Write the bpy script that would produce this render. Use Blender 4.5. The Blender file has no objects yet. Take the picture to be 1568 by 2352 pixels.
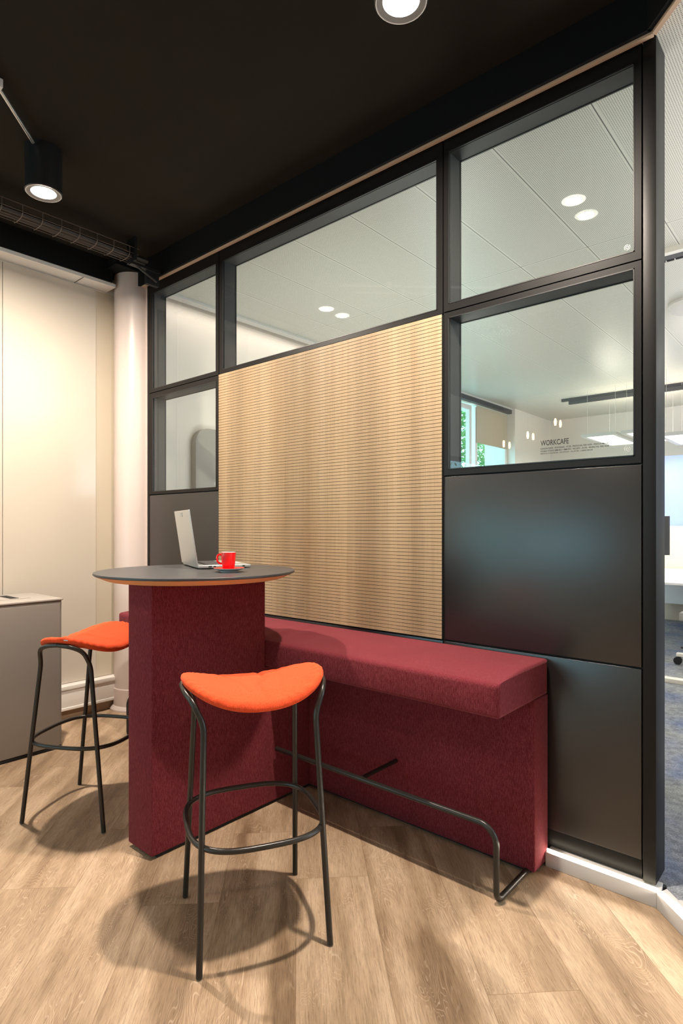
import bpy, bmesh, math, random
from mathutils import Vector, Matrix
random.seed(7)
PI = math.pi
S = bpy.context.scene
COL = S.collection

# ------------------------------------------------------------------ camera
TH = math.atan((1966 - 784) / 1360.0)
F = Vector((-math.sin(TH), math.cos(TH), 0)); R = Vector((math.cos(TH), math.sin(TH), 0))
cd = bpy.data.cameras.new('camera'); cam = bpy.data.objects.new('camera', cd); COL.objects.link(cam)
cam.location = (0, 0, 1.30); cam.rotation_euler = (PI / 2, 0, TH)
cd.sensor_fit = 'VERTICAL'; cd.sensor_height = 36; cd.lens = 36 * 1360 / 2352.0
cd.shift_y = 33 / 2352.0; cd.clip_start = 0.02
S.camera = cam
# ------------------------------------------------------------------ exposure
S.view_settings.view_transform = 'Standard'; S.view_settings.look = 'None'
S.view_settings.gamma = 1; S.view_settings.use_curve_mapping = False
S.view_settings.exposure = 0.0
try:
    S.cycles.use_denoising = True; S.cycles.max_bounces = 10; S.cycles.transparent_max_bounces = 16
    S.cycles.sample_clamp_indirect = 6; S.cycles.caustics_reflective = False; S.cycles.caustics_refractive = False
except Exception: pass
# ------------------------------------------------------------------ world
W = bpy.data.worlds.new('world'); S.world = W; W.use_nodes = True
W.node_tree.nodes['Background'].inputs[0].default_value = (0.40, 0.80, 0.95, 1)
W.node_tree.nodes['Background'].inputs[1].default_value = 5.5
# ------------------------------------------------------------------ sun on the garden, daylight at the windows, front fill
def area(name, loc, look, sx, sy, power, col, spread=PI):
    l = bpy.data.lights.new(name, 'AREA'); l.shape = 'RECTANGLE'; l.size = sx; l.size_y = sy; l.energy = power; l.color = col; l.spread = spread
    o = bpy.data.objects.new(name, l); COL.objects.link(o); o.location = loc
    o.rotation_euler = Vector(look).to_track_quat('-Z', 'Y').to_euler(); return o
def spot(name, loc, power, col, ang=150, blend=0.5, r=0.05, look=(0, 0, -1)):
    l = bpy.data.lights.new(name, 'SPOT'); l.energy = power; l.color = col; l.spot_size = math.radians(ang); l.spot_blend = blend; l.shadow_soft_size = r
    o = bpy.data.objects.new(name, l); COL.objects.link(o); o.location = loc
    o.rotation_euler = Vector(look).to_track_quat('-Z', 'Y').to_euler(); return o
sl = bpy.data.lights.new('sun', 'SUN'); sl.energy = 5; sl.color = (1, .95, .85); sl.angle = .01
so = bpy.data.objects.new('sun', sl); COL.objects.link(so); so.rotation_euler = Vector((-.6, .35, -.75)).to_track_quat('-Z', 'Y').to_euler()
WARM = (1.0, .87, .73); NEUT = (1.0, .90, .78); COOL = (.80, .90, 1.0)
# daylight through the café window (behind and left of the camera), the big office windows (far right)
for (nm, loc, look, sx, sy) in (('portal_side', (-4.22, -2.15, 1.425), (1, 0, 0), 1.65, 2.5), ('portal_front', (-2.65, -3.78, 1.4), (0, 1, 0), 2.5, 1.1), ('portal_office', (-4.22, 7.1, 1.9), (1, 0, 0), 2.1, 2.1)):
    po = area(nm, loc, look, sx, sy, 1, (1, 1, 1)); po.data.cycles.is_portal = True
area('daylight_office_window', (3.1, 5.2, 1.8), (-1, 0, 0), 3.6, 1.6, 110, (.62, .80, 1.0))
area('cafe_front_fill', (1.2, -3.3, 1.6), (-.1, 1, 0), 3.4, 2.0, 5, (1.0, .90, .80))  # soft fill added behind the camera, no window here
L1 = (-1.072, 1.517, 2.935); L2 = (-3.012, 1.236, 2.935)

# ------------------------------------------------------------------ materials
def new_mat(name):
    m = bpy.data.materials.new(name); m.use_nodes = True
    nt = m.node_tree; return m, nt, nt.nodes, nt.links, nt.nodes['Principled BSDF']
def simple(name, col, rough=.5, metal=0, spec=.5, bump=0, bscale=200, coat=0, var=0, vscale=3):
    m, nt, N, L, b = new_mat(name)
    b.inputs['Base Color'].default_value = (*col, 1); b.inputs['Roughness'].default_value = rough
    b.inputs['Metallic'].default_value = metal; b.inputs['Specular IOR Level'].default_value = spec
    b.inputs['Coat Weight'].default_value = coat
    tc = N.new('ShaderNodeTexCoord')
    if bump:
        n = N.new('ShaderNodeTexNoise'); n.inputs['Scale'].default_value = bscale; n.inputs['Detail'].default_value = 4
        bp = N.new('ShaderNodeBump'); bp.inputs['Strength'].default_value = bump; bp.inputs['Distance'].default_value = .002
        L.new(tc.outputs['Object'], n.inputs['Vector']); L.new(n.outputs['Fac'], bp.inputs['Height']); L.new(bp.outputs['Normal'], b.inputs['Normal'])
    n2 = N.new('ShaderNodeTexNoise'); n2.inputs['Scale'].default_value = vscale; n2.inputs['Detail'].default_value = 5
    mx = N.new('ShaderNodeMixRGB'); mx.blend_type = 'MIX'
    v = var if var else .04
    mx.inputs[1].default_value = tuple(c * (1 - v) for c in col) + (1,); mx.inputs[2].default_value = tuple(min(1, c * (1 + v)) for c in col) + (1,)
    L.new(tc.outputs['Object'], n2.inputs['Vector']); L.new(n2.outputs['Fac'], mx.inputs[0]); L.new(mx.outputs[0], b.inputs['Base Color'])
    return m
def mathn(N, L, op, a, b=None, c=None):
    n = N.new('ShaderNodeMath'); n.operation = op
    for i, v in enumerate((a, b, c)):
        if v is None: continue
        if isinstance(v, (int, float)): n.inputs[i].default_value = v
        else: L.new(v, n.inputs[i])
    return n.outputs[0]
def ramp(N, L, fac, stops):
    r = N.new('ShaderNodeValToRGB'); e = r.color_ramp.elements
    e[0].position, e[0].color = stops[0][0], (*stops[0][1], 1); e[1].position, e[1].color = stops[-1][0], (*stops[-1][1], 1)
    for p, c in stops[1:-1]:
        k = e.new(p); k.color = (*c, 1)
    L.new(fac, r.inputs[0]); return r.outputs[0]
def mixc(N, L, mode, fac, a, b):
    n = N.new('ShaderNodeMixRGB'); n.blend_type = mode
    for i, v in ((0, fac), (1, a), (2, b)):
        if isinstance(v, (int, float)): n.inputs[i].default_value = v
        elif isinstance(v, tuple): n.inputs[i].default_value = (*v, 1)
        else: L.new(v, n.inputs[i])
    return n.outputs[0]
def combine(N, L, x, y, z):
    n = N.new('ShaderNodeCombineXYZ')
    for i, v in enumerate((x, y, z)):
        if isinstance(v, (int, float)): n.inputs[i].default_value = v
        else: L.new(v, n.inputs[i])
    return n.outputs[0]
def emis(name, col, st):
    m, nt, N, L, b = new_mat(name); b.inputs['Base Color'].default_value = (*col, 1)
    b.inputs['Emission Color'].default_value = (*col, 1); b.inputs['Emission Strength'].default_value = st; return m

def wood_floor():
    m, nt, N, L, b = new_mat('oak_plank_floor')
    tc = N.new('ShaderNodeTexCoord'); sp = N.new('ShaderNodeSeparateXYZ'); L.new(tc.outputs['Object'], sp.inputs[0])
    X, Y = sp.outputs[0], sp.outputs[1]
    q = .70710678
    c = mathn(N, L, 'MULTIPLY', mathn(N, L, 'ADD', X, Y), q)            # across the planks
    a = mathn(N, L, 'MULTIPLY', mathn(N, L, 'SUBTRACT', Y, X), q)       # along the planks
    PW, PL = .265, 1.32
    cc = mathn(N, L, 'DIVIDE', mathn(N, L, 'ADD', c, .012 + 26.5), PW)
    row = mathn(N, L, 'FLOOR', cc); fc = mathn(N, L, 'SUBTRACT', cc, row)
    rr = N.new('ShaderNodeTexWhiteNoise'); rr.noise_dimensions = '1D'; L.new(row, rr.inputs['W'])
    aa = mathn(N, L, 'ADD', mathn(N, L, 'DIVIDE', mathn(N, L, 'ADD', a, 13.2), PL), rr.outputs['Value'])
    pi_ = mathn(N, L, 'FLOOR', aa); fa = mathn(N, L, 'SUBTRACT', aa, pi_)
    rp = N.new('ShaderNodeTexWhiteNoise'); rp.noise_dimensions = '2D'; L.new(combine(N, L, row, pi_, 0), rp.inputs['Vector'])
    rv = rp.outputs['Value']
    off = mathn(N, L, 'MULTIPLY', rv, 37.0)
    # long flowing figure
    n1 = N.new('ShaderNodeTexNoise'); n1.inputs['Scale'].default_value = 1; n1.inputs['Detail'].default_value = 3; n1.inputs['Distortion'].default_value = .6
    L.new(combine(N, L, mathn(N, L, 'ADD', mathn(N, L, 'MULTIPLY', c, 6.5), off), mathn(N, L, 'MULTIPLY', a, 1.6), off), n1.inputs['Vector'])
    rings = mathn(N, L, 'FRACT', mathn(N, L, 'MULTIPLY', n1.outputs['Fac'], 58.0))
    rings = mathn(N, L, 'ABSOLUTE', mathn(N, L, 'SUBTRACT', mathn(N, L, 'MULTIPLY', rings, 2.0), 1.0))
    # fine pores
    n2 = N.new('ShaderNodeTexNoise'); n2.inputs['Scale'].default_value = 1; n2.inputs['Detail'].default_value = 6; n2.inputs['Roughness'].default_value = .75
    L.new(combine(N, L, mathn(N, L, 'ADD', mathn(N, L, 'MULTIPLY', c, 400.0), off), mathn(N, L, 'MULTIPLY', a, 15.0), off), n2.inputs['Vector'])
    n3 = N.new('ShaderNodeTexNoise'); n3.inputs['Scale'].default_value = 1; n3.inputs['Detail'].default_value = 4
    L.new(combine(N, L, mathn(N, L, 'ADD', mathn(N, L, 'MULTIPLY', c, 11.0), off), mathn(N, L, 'MULTIPLY', a, 1.5), off), n3.inputs['Vector'])
    n4 = N.new('ShaderNodeTexNoise'); n4.inputs['Scale'].default_value = 1; n4.inputs['Detail'].default_value = 3
    L.new(combine(N, L, mathn(N, L, 'ADD', mathn(N, L, 'MULTIPLY', c, 9.0), off), mathn(N, L, 'MULTIPLY', a, 5.0), mathn(N, L, 'ADD', off, 9.0)), n4.inputs['Vector'])
    base = ramp(N, L, n3.outputs['Fac'], [(.34, (.20, .125, .070)), (.46, (.355, .24, .148)), (.64, (.52, .38, .26))])
    base = mixc(N, L, 'MIX', mathn(N, L, 'MULTIPLY', rv, .46), base, (.50, .365, .245))
    pores = ramp(N, L, n2.outputs['Fac'], [(.34, (.46, .39, .34)), (.50, (1, 1, 1)), (.68, (1.32, 1.30, 1.28))])
    base = mixc(N, L, 'MULTIPLY', .75, base, pores)
    rg = ramp(N, L, rings, [(0, (0, 0, 0)), (.70, (.03, .03, .03)), (1, (1, 1, 1))])
    mask = ramp(N, L, n4.outputs['Fac'], [(.46, (0, 0, 0)), (.66, (1, 1, 1))])
    lim = mathn(N, L, 'MULTIPLY', mathn(N, L, 'MULTIPLY', rg, mask), .34)
    base = mixc(N, L, 'MIX', lim, base, (.78, .62, .46))                # white limed rings
    dm = mathn(N, L, 'MULTIPLY', mathn(N, L, 'MULTIPLY', mathn(N, L, 'SUBTRACT', 1.0, rg), mask), .20)
    base = mixc(N, L, 'MULTIPLY', dm, base, (.55, .42, .32))
    # knots
    vo = N.new('ShaderNodeTexVoronoi'); vo.inputs['Scale'].default_value = 1
    L.new(combine(N, L, mathn(N, L, 'MULTIPLY', c, 3.0), mathn(N, L, 'MULTIPLY', a, .9), off), vo.inputs['Vector'])
    kn = ramp(N, L, vo.outputs['Distance'], [(.03, (1, 1, 1)), (.17, (0, 0, 0))])
    base = mixc(N, L, 'MULTIPLY', mathn(N, L, 'MULTIPLY', kn, .6), base, (.48, .34, .22))
    # seams
    e1 = mathn(N, L, 'MINIMUM', fc, mathn(N, L, 'SUBTRACT', 1.0, fc)); e1 = mathn(N, L, 'MULTIPLY', e1, PW)
    e2 = mathn(N, L, 'MINIMUM', fa, mathn(N, L, 'SUBTRACT', 1.0, fa)); e2 = mathn(N, L, 'MULTIPLY', e2, PL)
    e = mathn(N, L, 'MINIMUM', e1, e2)
    sm = mathn(N, L, 'LESS_THAN', e, .0009)
    base = mixc(N, L, 'MULTIPLY', mathn(N, L, 'MULTIPLY', sm, .55), base, (.35, .25, .17))
    L.new(base, b.inputs['Base Color']); b.inputs['Roughness'].default_value = .52; b.inputs['Specular IOR Level'].default_value = .35
    bp = N.new('ShaderNodeBump'); bp.inputs['Strength'].default_value = .25; bp.inputs['Distance'].default_value = .001
    L.new(mathn(N, L, 'SUBTRACT', n2.outputs['Fac'], sm), bp.inputs['Height']); L.new(bp.outputs['Normal'], b.inputs['Normal'])
    return m

def fabric(name, dark, mid, light, scale=1.0):
    m, nt, N, L, b = new_mat(name)
    tc = N.new('ShaderNodeTexCoord'); sp = N.new('ShaderNodeSeparateXYZ'); L.new(tc.outputs['Object'], sp.inputs[0])
    hx = mathn(N, L, 'ADD', sp.outputs[0], sp.outputs[1])
    hy = mathn(N, L, 'SUBTRACT', sp.outputs[0], sp.outputs[1])
    w = N.new('ShaderNodeTexNoise'); w.inputs['Scale'].default_value = 1; w.inputs['Detail'].default_value = 2
    L.new(combine(N, L, mathn(N, L, 'MULTIPLY', hx, 620.0 * scale), mathn(N, L, 'MULTIPLY', hy, 620.0 * scale), mathn(N, L, 'MULTIPLY', sp.outputs[2], 60.0 * scale)), w.inputs['Vector'])
    w2 = N.new('ShaderNodeTexNoise'); w2.inputs['Scale'].default_value = 700 * scale; w2.inputs['Detail'].default_value = 1
    L.new(tc.outputs['Object'], w2.inputs['Vector'])
    w3 = N.new('ShaderNodeTexNoise'); w3.inputs['Scale'].default_value = 5; w3.inputs['Detail'].default_value = 4
    L.new(tc.outputs['Object'], w3.inputs['Vector'])
    mixf = mathn(N, L, 'ADD', mathn(N, L, 'MULTIPLY', w.outputs['Fac'], .6), mathn(N, L, 'MULTIPLY', w2.outputs['Fac'], .4))
    colr = ramp(N, L, mixf, [(.34, dark), (.5, mid), (.66, light)])
    colr = mixc(N, L, 'MULTIPLY', .5, colr, ramp(N, L, w3.outputs['Fac'], [(.3, (.85, .85, .85)), (.7, (1.1, 1.1, 1.1))]))
    L.new(colr, b.inputs['Base Color']); b.inputs['Roughness'].default_value = .95; b.inputs['Specular IOR Level'].default_value = .15
    b.inputs['Sheen Weight'].default_value = .26; b.inputs['Sheen Roughness'].default_value = .4
    b.inputs['Sheen Tint'].default_value = (*[min(1, c * 1.8 + .15) for c in light], 1)
    bp = N.new('ShaderNodeBump'); bp.inputs['Strength'].default_value = .35; bp.inputs['Distance'].default_value = .0012
    L.new(mixf, bp.inputs['Height']); L.new(bp.outputs['Normal'], b.inputs['Normal'])
    return m

def veneer():
    m, nt, N, L, b = new_mat('light_oak_veneer')
    tc = N.new('ShaderNodeTexCoord'); sp = N.new('ShaderNodeSeparateXYZ'); L.new(tc.outputs['Object'], sp.inputs[0])
    X, Z = sp.outputs[0], sp.outputs[2]
    n1 = N.new('ShaderNodeTexNoise'); n1.inputs['Scale'].default_value = 1; n1.inputs['Detail'].default_value = 2
    L.new(combine(N, L, mathn(N, L, 'MULTIPLY', X, 7.0), 0, mathn(N, L, 'MULTIPLY', Z, .25)), n1.inputs['Vector'])
    n2 = N.new('ShaderNodeTexNoise'); n2.inputs['Scale'].default_value = 1; n2.inputs['Detail'].default_value = 5; n2.inputs['Roughness'].default_value = .7
    L.new(combine(N, L, mathn(N, L, 'MULTIPLY', X, 170.0), 0, mathn(N, L, 'MULTIPLY', Z, 3.0)), n2.inputs['Vector'])
    k = mathn(N, L, 'FLOOR', mathn(N, L, 'MULTIPLY', mathn(N, L, 'ADD', X, 10.0), 7.8))
    wn = N.new('ShaderNodeTexWhiteNoise'); wn.noise_dimensions = '1D'; L.new(k, wn.inputs['W'])
    c = ramp(N, L, n1.outputs['Fac'], [(.3, (.262, .185, .108)), (.5, (.318, .235, .143)), (.7, (.368, .28, .178))])
    c = mixc(N, L, 'MULTIPLY', .7, c, ramp(N, L, n2.outputs['Fac'], [(.3, (.80, .77, .72)), (.7, (1.12, 1.1, 1.08))]))
    c = mixc(N, L, 'MULTIPLY', .6, c, ramp(N, L, wn.outputs['Value'], [(0, (.88, .86, .84)), (1, (1.1, 1.08, 1.05))]))
    L.new(c, b.inputs['Base Color']); b.inputs['Roughness'].default_value = .5; b.inputs['Specular IOR Level'].default_value = .3
    return m

def tile_ceiling():
    m, nt, N, L, b = new_mat('perforated_metal_ceiling')
    tc = N.new('ShaderNodeTexCoord'); sp = N.new('ShaderNodeSeparateXYZ'); L.new(tc.outputs['Object'], sp.inputs[0])
    X, Y = sp.outputs[0], sp.outputs[1]
    TW = .4285
    u = mathn(N, L, 'DIVIDE', mathn(N, L, 'ADD', X, .805 + TW * 20), TW); fu = mathn(N, L, 'FRACT', u)
    eu = mathn(N, L, 'MULTIPLY', mathn(N, L, 'MINIMUM', fu, mathn(N, L, 'SUBTRACT', 1.0, fu)), TW)
    v = mathn(N, L, 'DIVIDE', mathn(N, L, 'ADD', Y, 8.3), 4.0); fv = mathn(N, L, 'FRACT', v)
    ev = mathn(N, L, 'MULTIPLY', mathn(N, L, 'MINIMUM', fv, mathn(N, L, 'SUBTRACT', 1.0, fv)), 4.0)
    seam = mathn(N, L, 'LESS_THAN', mathn(N, L, 'MINIMUM', eu, ev), .0022)
    P = .0085
    hx = mathn(N, L, 'SUBTRACT', mathn(N, L, 'FRACT', mathn(N, L, 'DIVIDE', mathn(N, L, 'ADD', X, 20.0), P)), .5)
    hy = mathn(N, L, 'SUBTRACT', mathn(N, L, 'FRACT', mathn(N, L, 'DIVIDE', mathn(N, L, 'ADD', Y, 20.0), P)), .5)
    d2 = mathn(N, L, 'ADD', mathn(N, L, 'MULTIPLY', hx, hx), mathn(N, L, 'MULTIPLY', hy, hy))
    hole = mathn(N, L, 'LESS_THAN', d2, .062)
    inside = mathn(N, L, 'GREATER_THAN', mathn(N, L, 'MINIMUM', eu, ev), .012)
    hole = mathn(N, L, 'MULTIPLY', hole, inside)
    c = mixc(N, L, 'MIX', hole, (.66, .645, .57), (.16, .15, .13))
    c = mixc(N, L, 'MIX', seam, c, (.10, .095, .085))
    L.new(c, b.inputs['Base Color']); b.inputs['Roughness'].default_value = .30; b.inputs['Specular IOR Level'].default_value = .6
    return m

def carpet_mat():
    m, nt, N, L, b = new_mat('blue_grey_carpet')
    tc = N.new('ShaderNodeTexCoord')
    n1 = N.new('ShaderNodeTexNoise'); n1.inputs['Scale'].default_value = 2.3; n1.inputs['Detail'].default_value = 6; L.new(tc.outputs['Object'], n1.inputs['Vector'])
    n2 = N.new('ShaderNodeTexNoise'); n2.inputs['Scale'].default_value = 160; n2.inputs['Detail'].default_value = 4; n2.inputs['Roughness'].default_value = .8; L.new(tc.outputs['Object'], n2.inputs['Vector'])
    n3 = N.new('ShaderNodeTexNoise'); n3.inputs['Scale'].default_value = 30; n3.inputs['Detail'].default_value = 4; L.new(tc.outputs['Object'], n3.inputs['Vector'])
    c = ramp(N, L, n1.outputs['Fac'], [(.35, (.30, .30, .29)), (.5, (.23, .24, .275)), (.68, (.12, .155, .27))])
    c = mixc(N, L, 'MULTIPLY', .9, c, ramp(N, L, n2.outputs['Fac'], [(.35, (.45, .45, .47)), (.65, (1.5, 1.5, 1.5))]))
    c = mixc(N, L, 'MULTIPLY', .8, c, ramp(N, L, n3.outputs['Fac'], [(.35, (.7, .7, .72)), (.65, (1.3, 1.3, 1.3))]))
    L.new(c, b.inputs['Base Color']); b.inputs['Roughness'].default_value = 1
    bp = N.new('ShaderNodeBump'); bp.inputs['Strength'].default_value = .8; bp.inputs['Distance'].default_value = .004
    L.new(n2.outputs['Fac'], bp.inputs['Height']); L.new(bp.outputs['Normal'], b.inputs['Normal'])
    return m

def glass_mat(name='clear_glass', tint=(.972, .985, .975), ior=1.45):
    m = bpy.data.materials.new(name); m.use_nodes = True; nt = m.node_tree; N = nt.nodes; L = nt.links
    for n in list(N):
        if n.type == 'BSDF_PRINCIPLED': N.remove(n)
    out = [n for n in N if n.type == 'OUTPUT_MATERIAL'][0]
    t = N.new('ShaderNodeBsdfTransparent'); t.inputs[0].default_value = (*tint, 1)
    g = N.new('ShaderNodeBsdfGlossy'); g.inputs['Roughness'].default_value = .0
    lw = N.new('ShaderNodeLayerWeight'); lw.inputs[0].default_value = .5
    fr = mathn(N, L, 'ADD', .035, mathn(N, L, 'MULTIPLY', mathn(N, L, 'POWER', lw.outputs['Facing'], 5.0), .96))
    mx = N.new('ShaderNodeMixShader'); L.new(fr, mx.inputs[0]); L.new(t.outputs[0], mx.inputs[1]); L.new(g.outputs[0], mx.inputs[2])
    L.new(mx.outputs[0], out.inputs[0]); return m

def frosted():
    m, nt, N, L, b = new_mat('pale_blue_frosted_film')
    b.inputs['Base Color'].default_value = (.62, .76, .98, 1); b.inputs['Roughness'].default_value = .6
    b.inputs['Transmission Weight'].default_value = .0
    n = N.new('ShaderNodeTexNoise'); n.inputs['Scale'].default_value = 1.1; tc = N.new('ShaderNodeTexCoord'); L.new(tc.outputs['Object'], n.inputs['Vector'])
    L.new(ramp(N, L, n.outputs['Fac'], [(.35, (.27, .34, .66)), (.65, (.33, .50, .74))]), b.inputs['Base Color'])
    return m

M = dict(
 floor=wood_floor(), burg=fabric('burgundy_weave', (.080, .007, .011), (.148, .019, .028), (.255, .060, .074)),
 orange=fabric('orange_felt', (.56, .052, .014), (.74, .080, .024), (.88, .130, .048), .8), veneer=veneer(),
 groove=simple('oak_groove', (.20, .115, .055), .9), slot=simple('black_fleece_slot', (.012, .010, .009), 1),
 perf=tile_ceiling(), carpet=carpet_mat(), glass=glass_mat(), frost=frosted(),
 blackceil=simple('black_brown_ceiling', (.0125, .0095, .0055), .95, spec=.2, bump=.1, bscale=60, var=.1),
 beam=simple('black_bulkhead', (.0030, .0030, .0033), .7, spec=.2), black=simple('black_metal', (.012, .012, .013), .38),
 frame=simple('black_anodised_frame', (.0075, .0068, .0068), .42, spec=.2), reveal=simple('dark_grey_reveal', (.040, .039, .040), .5),
 panel=simple('anthracite_panel', (.0095, .0088, .009), .31, spec=.8, bump=.0, var=.02, vscale=1),
 tube=simple('black_powder_coat', (.020, .0175, .015), .32, metal=.1), lip=simple('beige_lip', (.52, .36, .25), .7),
 white=simple('white_paint', (.80, .77, .73), .6), wallw=simple('warm_white_wall', (.80, .74, .67), .7, bump=.03, bscale=120),
 wallglass=simple('cream_wall_panel', (.57, .515, .44), .16, spec=.5), band=simple('beige_wall_band', (.52, .46, .36), .6),
 column=simple('pale_column_paint', (.64, .545, .505), .35), plinth=simple('white_plinth', (.60, .58, .57), .5),
 skirt=simple('taupe_skirting', (.30, .21, .14), .6), bin=simple('champagne_metal', (.27, .245, .225), .42, metal=.35),
 bintop=simple('grey_bin_top', (.42, .39, .36), .4, metal=.2), dark=simple('dark_recess', (.008, .008, .008), .8),
 laminate=simple('anthracite_laminate', (.040, .040, .043), .42, bump=.03, bscale=1500), beech=simple('beech_edge', (.66, .37, .17), .5),
 alu=simple('silver_aluminium', (.60, .62, .62), .34, metal=.75), keys=simple('dark_grey_keys', (.05, .05, .055), .5), screen=simple('black_screen', (.006, .006, .007), .12),
 red=simple('red_glaze', (.80, .008, .010), .10, coat=.6), china=simple('white_glaze', (.84, .84, .84), .15, coat=.4),
 chrome=simple('brushed_steel', (.55, .53, .50), .3, metal=.9), felt=simple('grey_felt', (.30, .29, .275), .95, bump=.3, bscale=500, var=.15, vscale=90),
 ink=simple('black_ink', (.015, .015, .015), .6), mark=simple('pale_etched_mark', (.42, .44, .43), .6), wire=simple('black_wire', (.13, .10, .08), .4, metal=.3),
 cable=simple('black_cable', (.035, .028, .024), .6), trim=simple('light_grey_metal', (.62, .60, .57), .4), leaf=simple('green_leaf', (.13, .34, .10), .7, var=.5, vscale=9),
 bark=simple('bark', (.12, .08, .05), .9), desk=simple('white_desktop', (.85, .84, .83), .35), screenpanel=simple('beige_desk_screen', (.66, .58, .48), .9),
 blind=simple('cream_blind', (.52, .44, .33), .9), track=simple('dark_grey_track', (.06, .06, .068), .5), stepwhite=simple('white_step', (.85, .80, .72), .4),
 ring=simple('grey_ring', (.20, .19, .18), .6), lamp=emis('lamp_disc', (1.0, .93, .84), 12), recess=emis('recessed_lamp', (.86, .90, 1.0), 1.9), pend=emis('luminaire_diffuser', (1.0, .93, .86), 2.6),
 led=emis('led_strip', (1.0, .88, .66), 12), bulb=emis('filament_bulb', (1.0, .60, .30), 60),
)

# ------------------------------------------------------------------ mesh builder
class MB:
    def __init__(s): s.bm = bmesh.new(); s.mi = 0
    def _new(s, verts, mi=None, smooth=False):
        fs = set(f for v in verts for f in v.link_faces)
        for f in fs:
            f.material_index = s.mi if mi is None else mi; f.smooth = smooth
    def box(s, x0, x1, y0, y1, z0, z1, mi=None, bev=0, mat=None):
        r = bmesh.ops.create_cube(s.bm, size=1)['verts']
        for v in r:
            v.co = Vector((x0 + (v.co.x + .5) * (x1 - x0), y0 + (v.co.y + .5) * (y1 - y0), z0 + (v.co.z + .5) * (z1 - z0)))
        if mat is not None:
            for v in r: v.co = mat @ v.co
        if bev:
            es = list(set(e for v in r for e in v.link_edges))
            rr = bmesh.ops.bevel(s.bm, geom=es, offset=bev, segments=3, profile=.6, affect='EDGES')
            for f in rr['faces']: f.smooth = True; f.material_index = s.mi if mi is None else mi
            vs = rr['verts']
            s._newmi(vs, mi)
        else: s._new(r, mi)
        return s
    def _newmi(s, vs, mi):
        for v in vs:
            for f in v.link_faces: f.material_index = s.mi if mi is None else mi
    def prism(s, pts, z0, z1, mi=None):
        a = [s.bm.verts.new((p[0], p[1], z0)) for p in pts]; b = [s.bm.verts.new((p[0], p[1], z1)) for p in pts]
        n = len(pts)
        s.bm.faces.new(a[::-1]); s.bm.faces.new(b)
        for i in range(n): s.bm.faces.new((a[i], a[(i + 1) % n], b[(i + 1) % n], b[i]))
        s._new(a + b, mi); return s
    def quad(s, pts, mi=None):
        v = [s.bm.verts.new(p) for p in pts]; s.bm.faces.new(v); s._new(v, mi); return s
    def tube(s, pts, r, n=14, mi=None, closed=False, caps=True):
        pts = [Vector(p) for p in pts]; m = len(pts); rings = []
        up = None
        for i, p in enumerate(pts):
            if closed: t = (pts[(i + 1) % m] - pts[i - 1])
            else: t = pts[min(i + 1, m - 1)] - pts[max(i - 1, 0)]
            t.normalize()
            if up is None:
                ref = Vector((0, 0, 1)) if abs(t.z) < .9 else Vector((1, 0, 0))
                up = (ref - t * ref.dot(t)).normalized()
            else: up = (up - t * up.dot(t)).normalized()
            sd = t.cross(up)
            rings.append([s.bm.verts.new(p + up * (r * math.cos(2 * PI * k / n)) + sd * (r * math.sin(2 * PI * k / n))) for k in range(n)])
        rng = range(m) if closed else range(m - 1)
        for i in rng:
            A, B = rings[i], rings[(i + 1) % m]
            for k in range(n):
                f = s.bm.faces.new((A[k], A[(k + 1) % n], B[(k + 1) % n], B[k])); f.smooth = True; f.material_index = s.mi if mi is None else mi
        if caps and not closed:
            for rg in (rings[0][::-1], rings[-1]):
                f = s.bm.faces.new(rg); f.material_index = s.mi if mi is None else mi
        return s
    def lathe(s, prof, cx=0, cy=0, n=48, mi=None, smooth=True):
        rings = []
        for (r, z) in prof:
            if r < 1e-6: rings.append([s.bm.verts.new((cx, cy, z))])
            else: rings.append([s.bm.verts.new((cx + r * math.cos(2 * PI * k / n), cy + r * math.sin(2 * PI * k / n), z)) for k in range(n)])
        for i in range(len(rings) - 1):
            A, B = rings[i], rings[i + 1]
            for k in range(n):
                k2 = (k + 1) % n
                if len(A) == 1 and len(B) == 1: continue
                if len(A) == 1: vs = (A[0], B[k2], B[k])
                elif len(B) == 1: vs = (A[k], A[k2], B[0])
                else: vs = (A[k], A[k2], B[k2], B[k])
                f = s.bm.faces.new(vs); f.smooth = smooth; f.material_index = s.mi if mi is None else mi
        return s
    def build(s, name, mats, parent=None, loc=None, bevel=0, sub=0, sharp=True):
        bmesh.ops.remove_doubles(s.bm, verts=s.bm.verts, dist=1e-6)
        bmesh.ops.recalc_face_normals(s.bm, faces=s.bm.faces)
        me = bpy.data.meshes.new(name); s.bm.to_mesh(me); s.bm.free()
        o = bpy.data.objects.new(name, me); COL.objects.link(o)
        for mm in (mats if isinstance(mats, (list, tuple)) else [mats]): me.materials.append(mm)
        if parent is not None: o.parent = parent
        if loc: o.location = loc
        if sharp:
            try: me.set_sharp_from_angle(angle=math.radians(38))
            except Exception: pass
        if bevel:
            md = o.modifiers.new('bevel', 'BEVEL'); md.width = bevel; md.segments = 3; md.limit_method = 'ANGLE'; md.angle_limit = math.radians(40)
            for p in me.polygons: p.use_smooth = True
            try: me.set_sharp_from_angle(angle=math.radians(180))
            except Exception: pass
        if sub:
            md = o.modifiers.new('sub', 'SUBSURF'); md.levels = sub; md.render_levels = sub
        return o
def tag(o, label=None, cat=None, group=None, kind=None):
    if label: o['label'] = label
    if cat: o['category'] = cat
    if group: o['group'] = group
    if kind: o['kind'] = kind
    return o
def empty(name, loc, rz=0, **k):
    o = bpy.data.objects.new(name, None); COL.objects.link(o); o.location = loc; o.rotation_euler = (0, 0, rz); o.empty_display_size = .1
    tag(o, **k); return o
def struct(o, label=None): o['kind'] = 'structure'; (o.__setitem__('label', label) if label else None); return o
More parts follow.
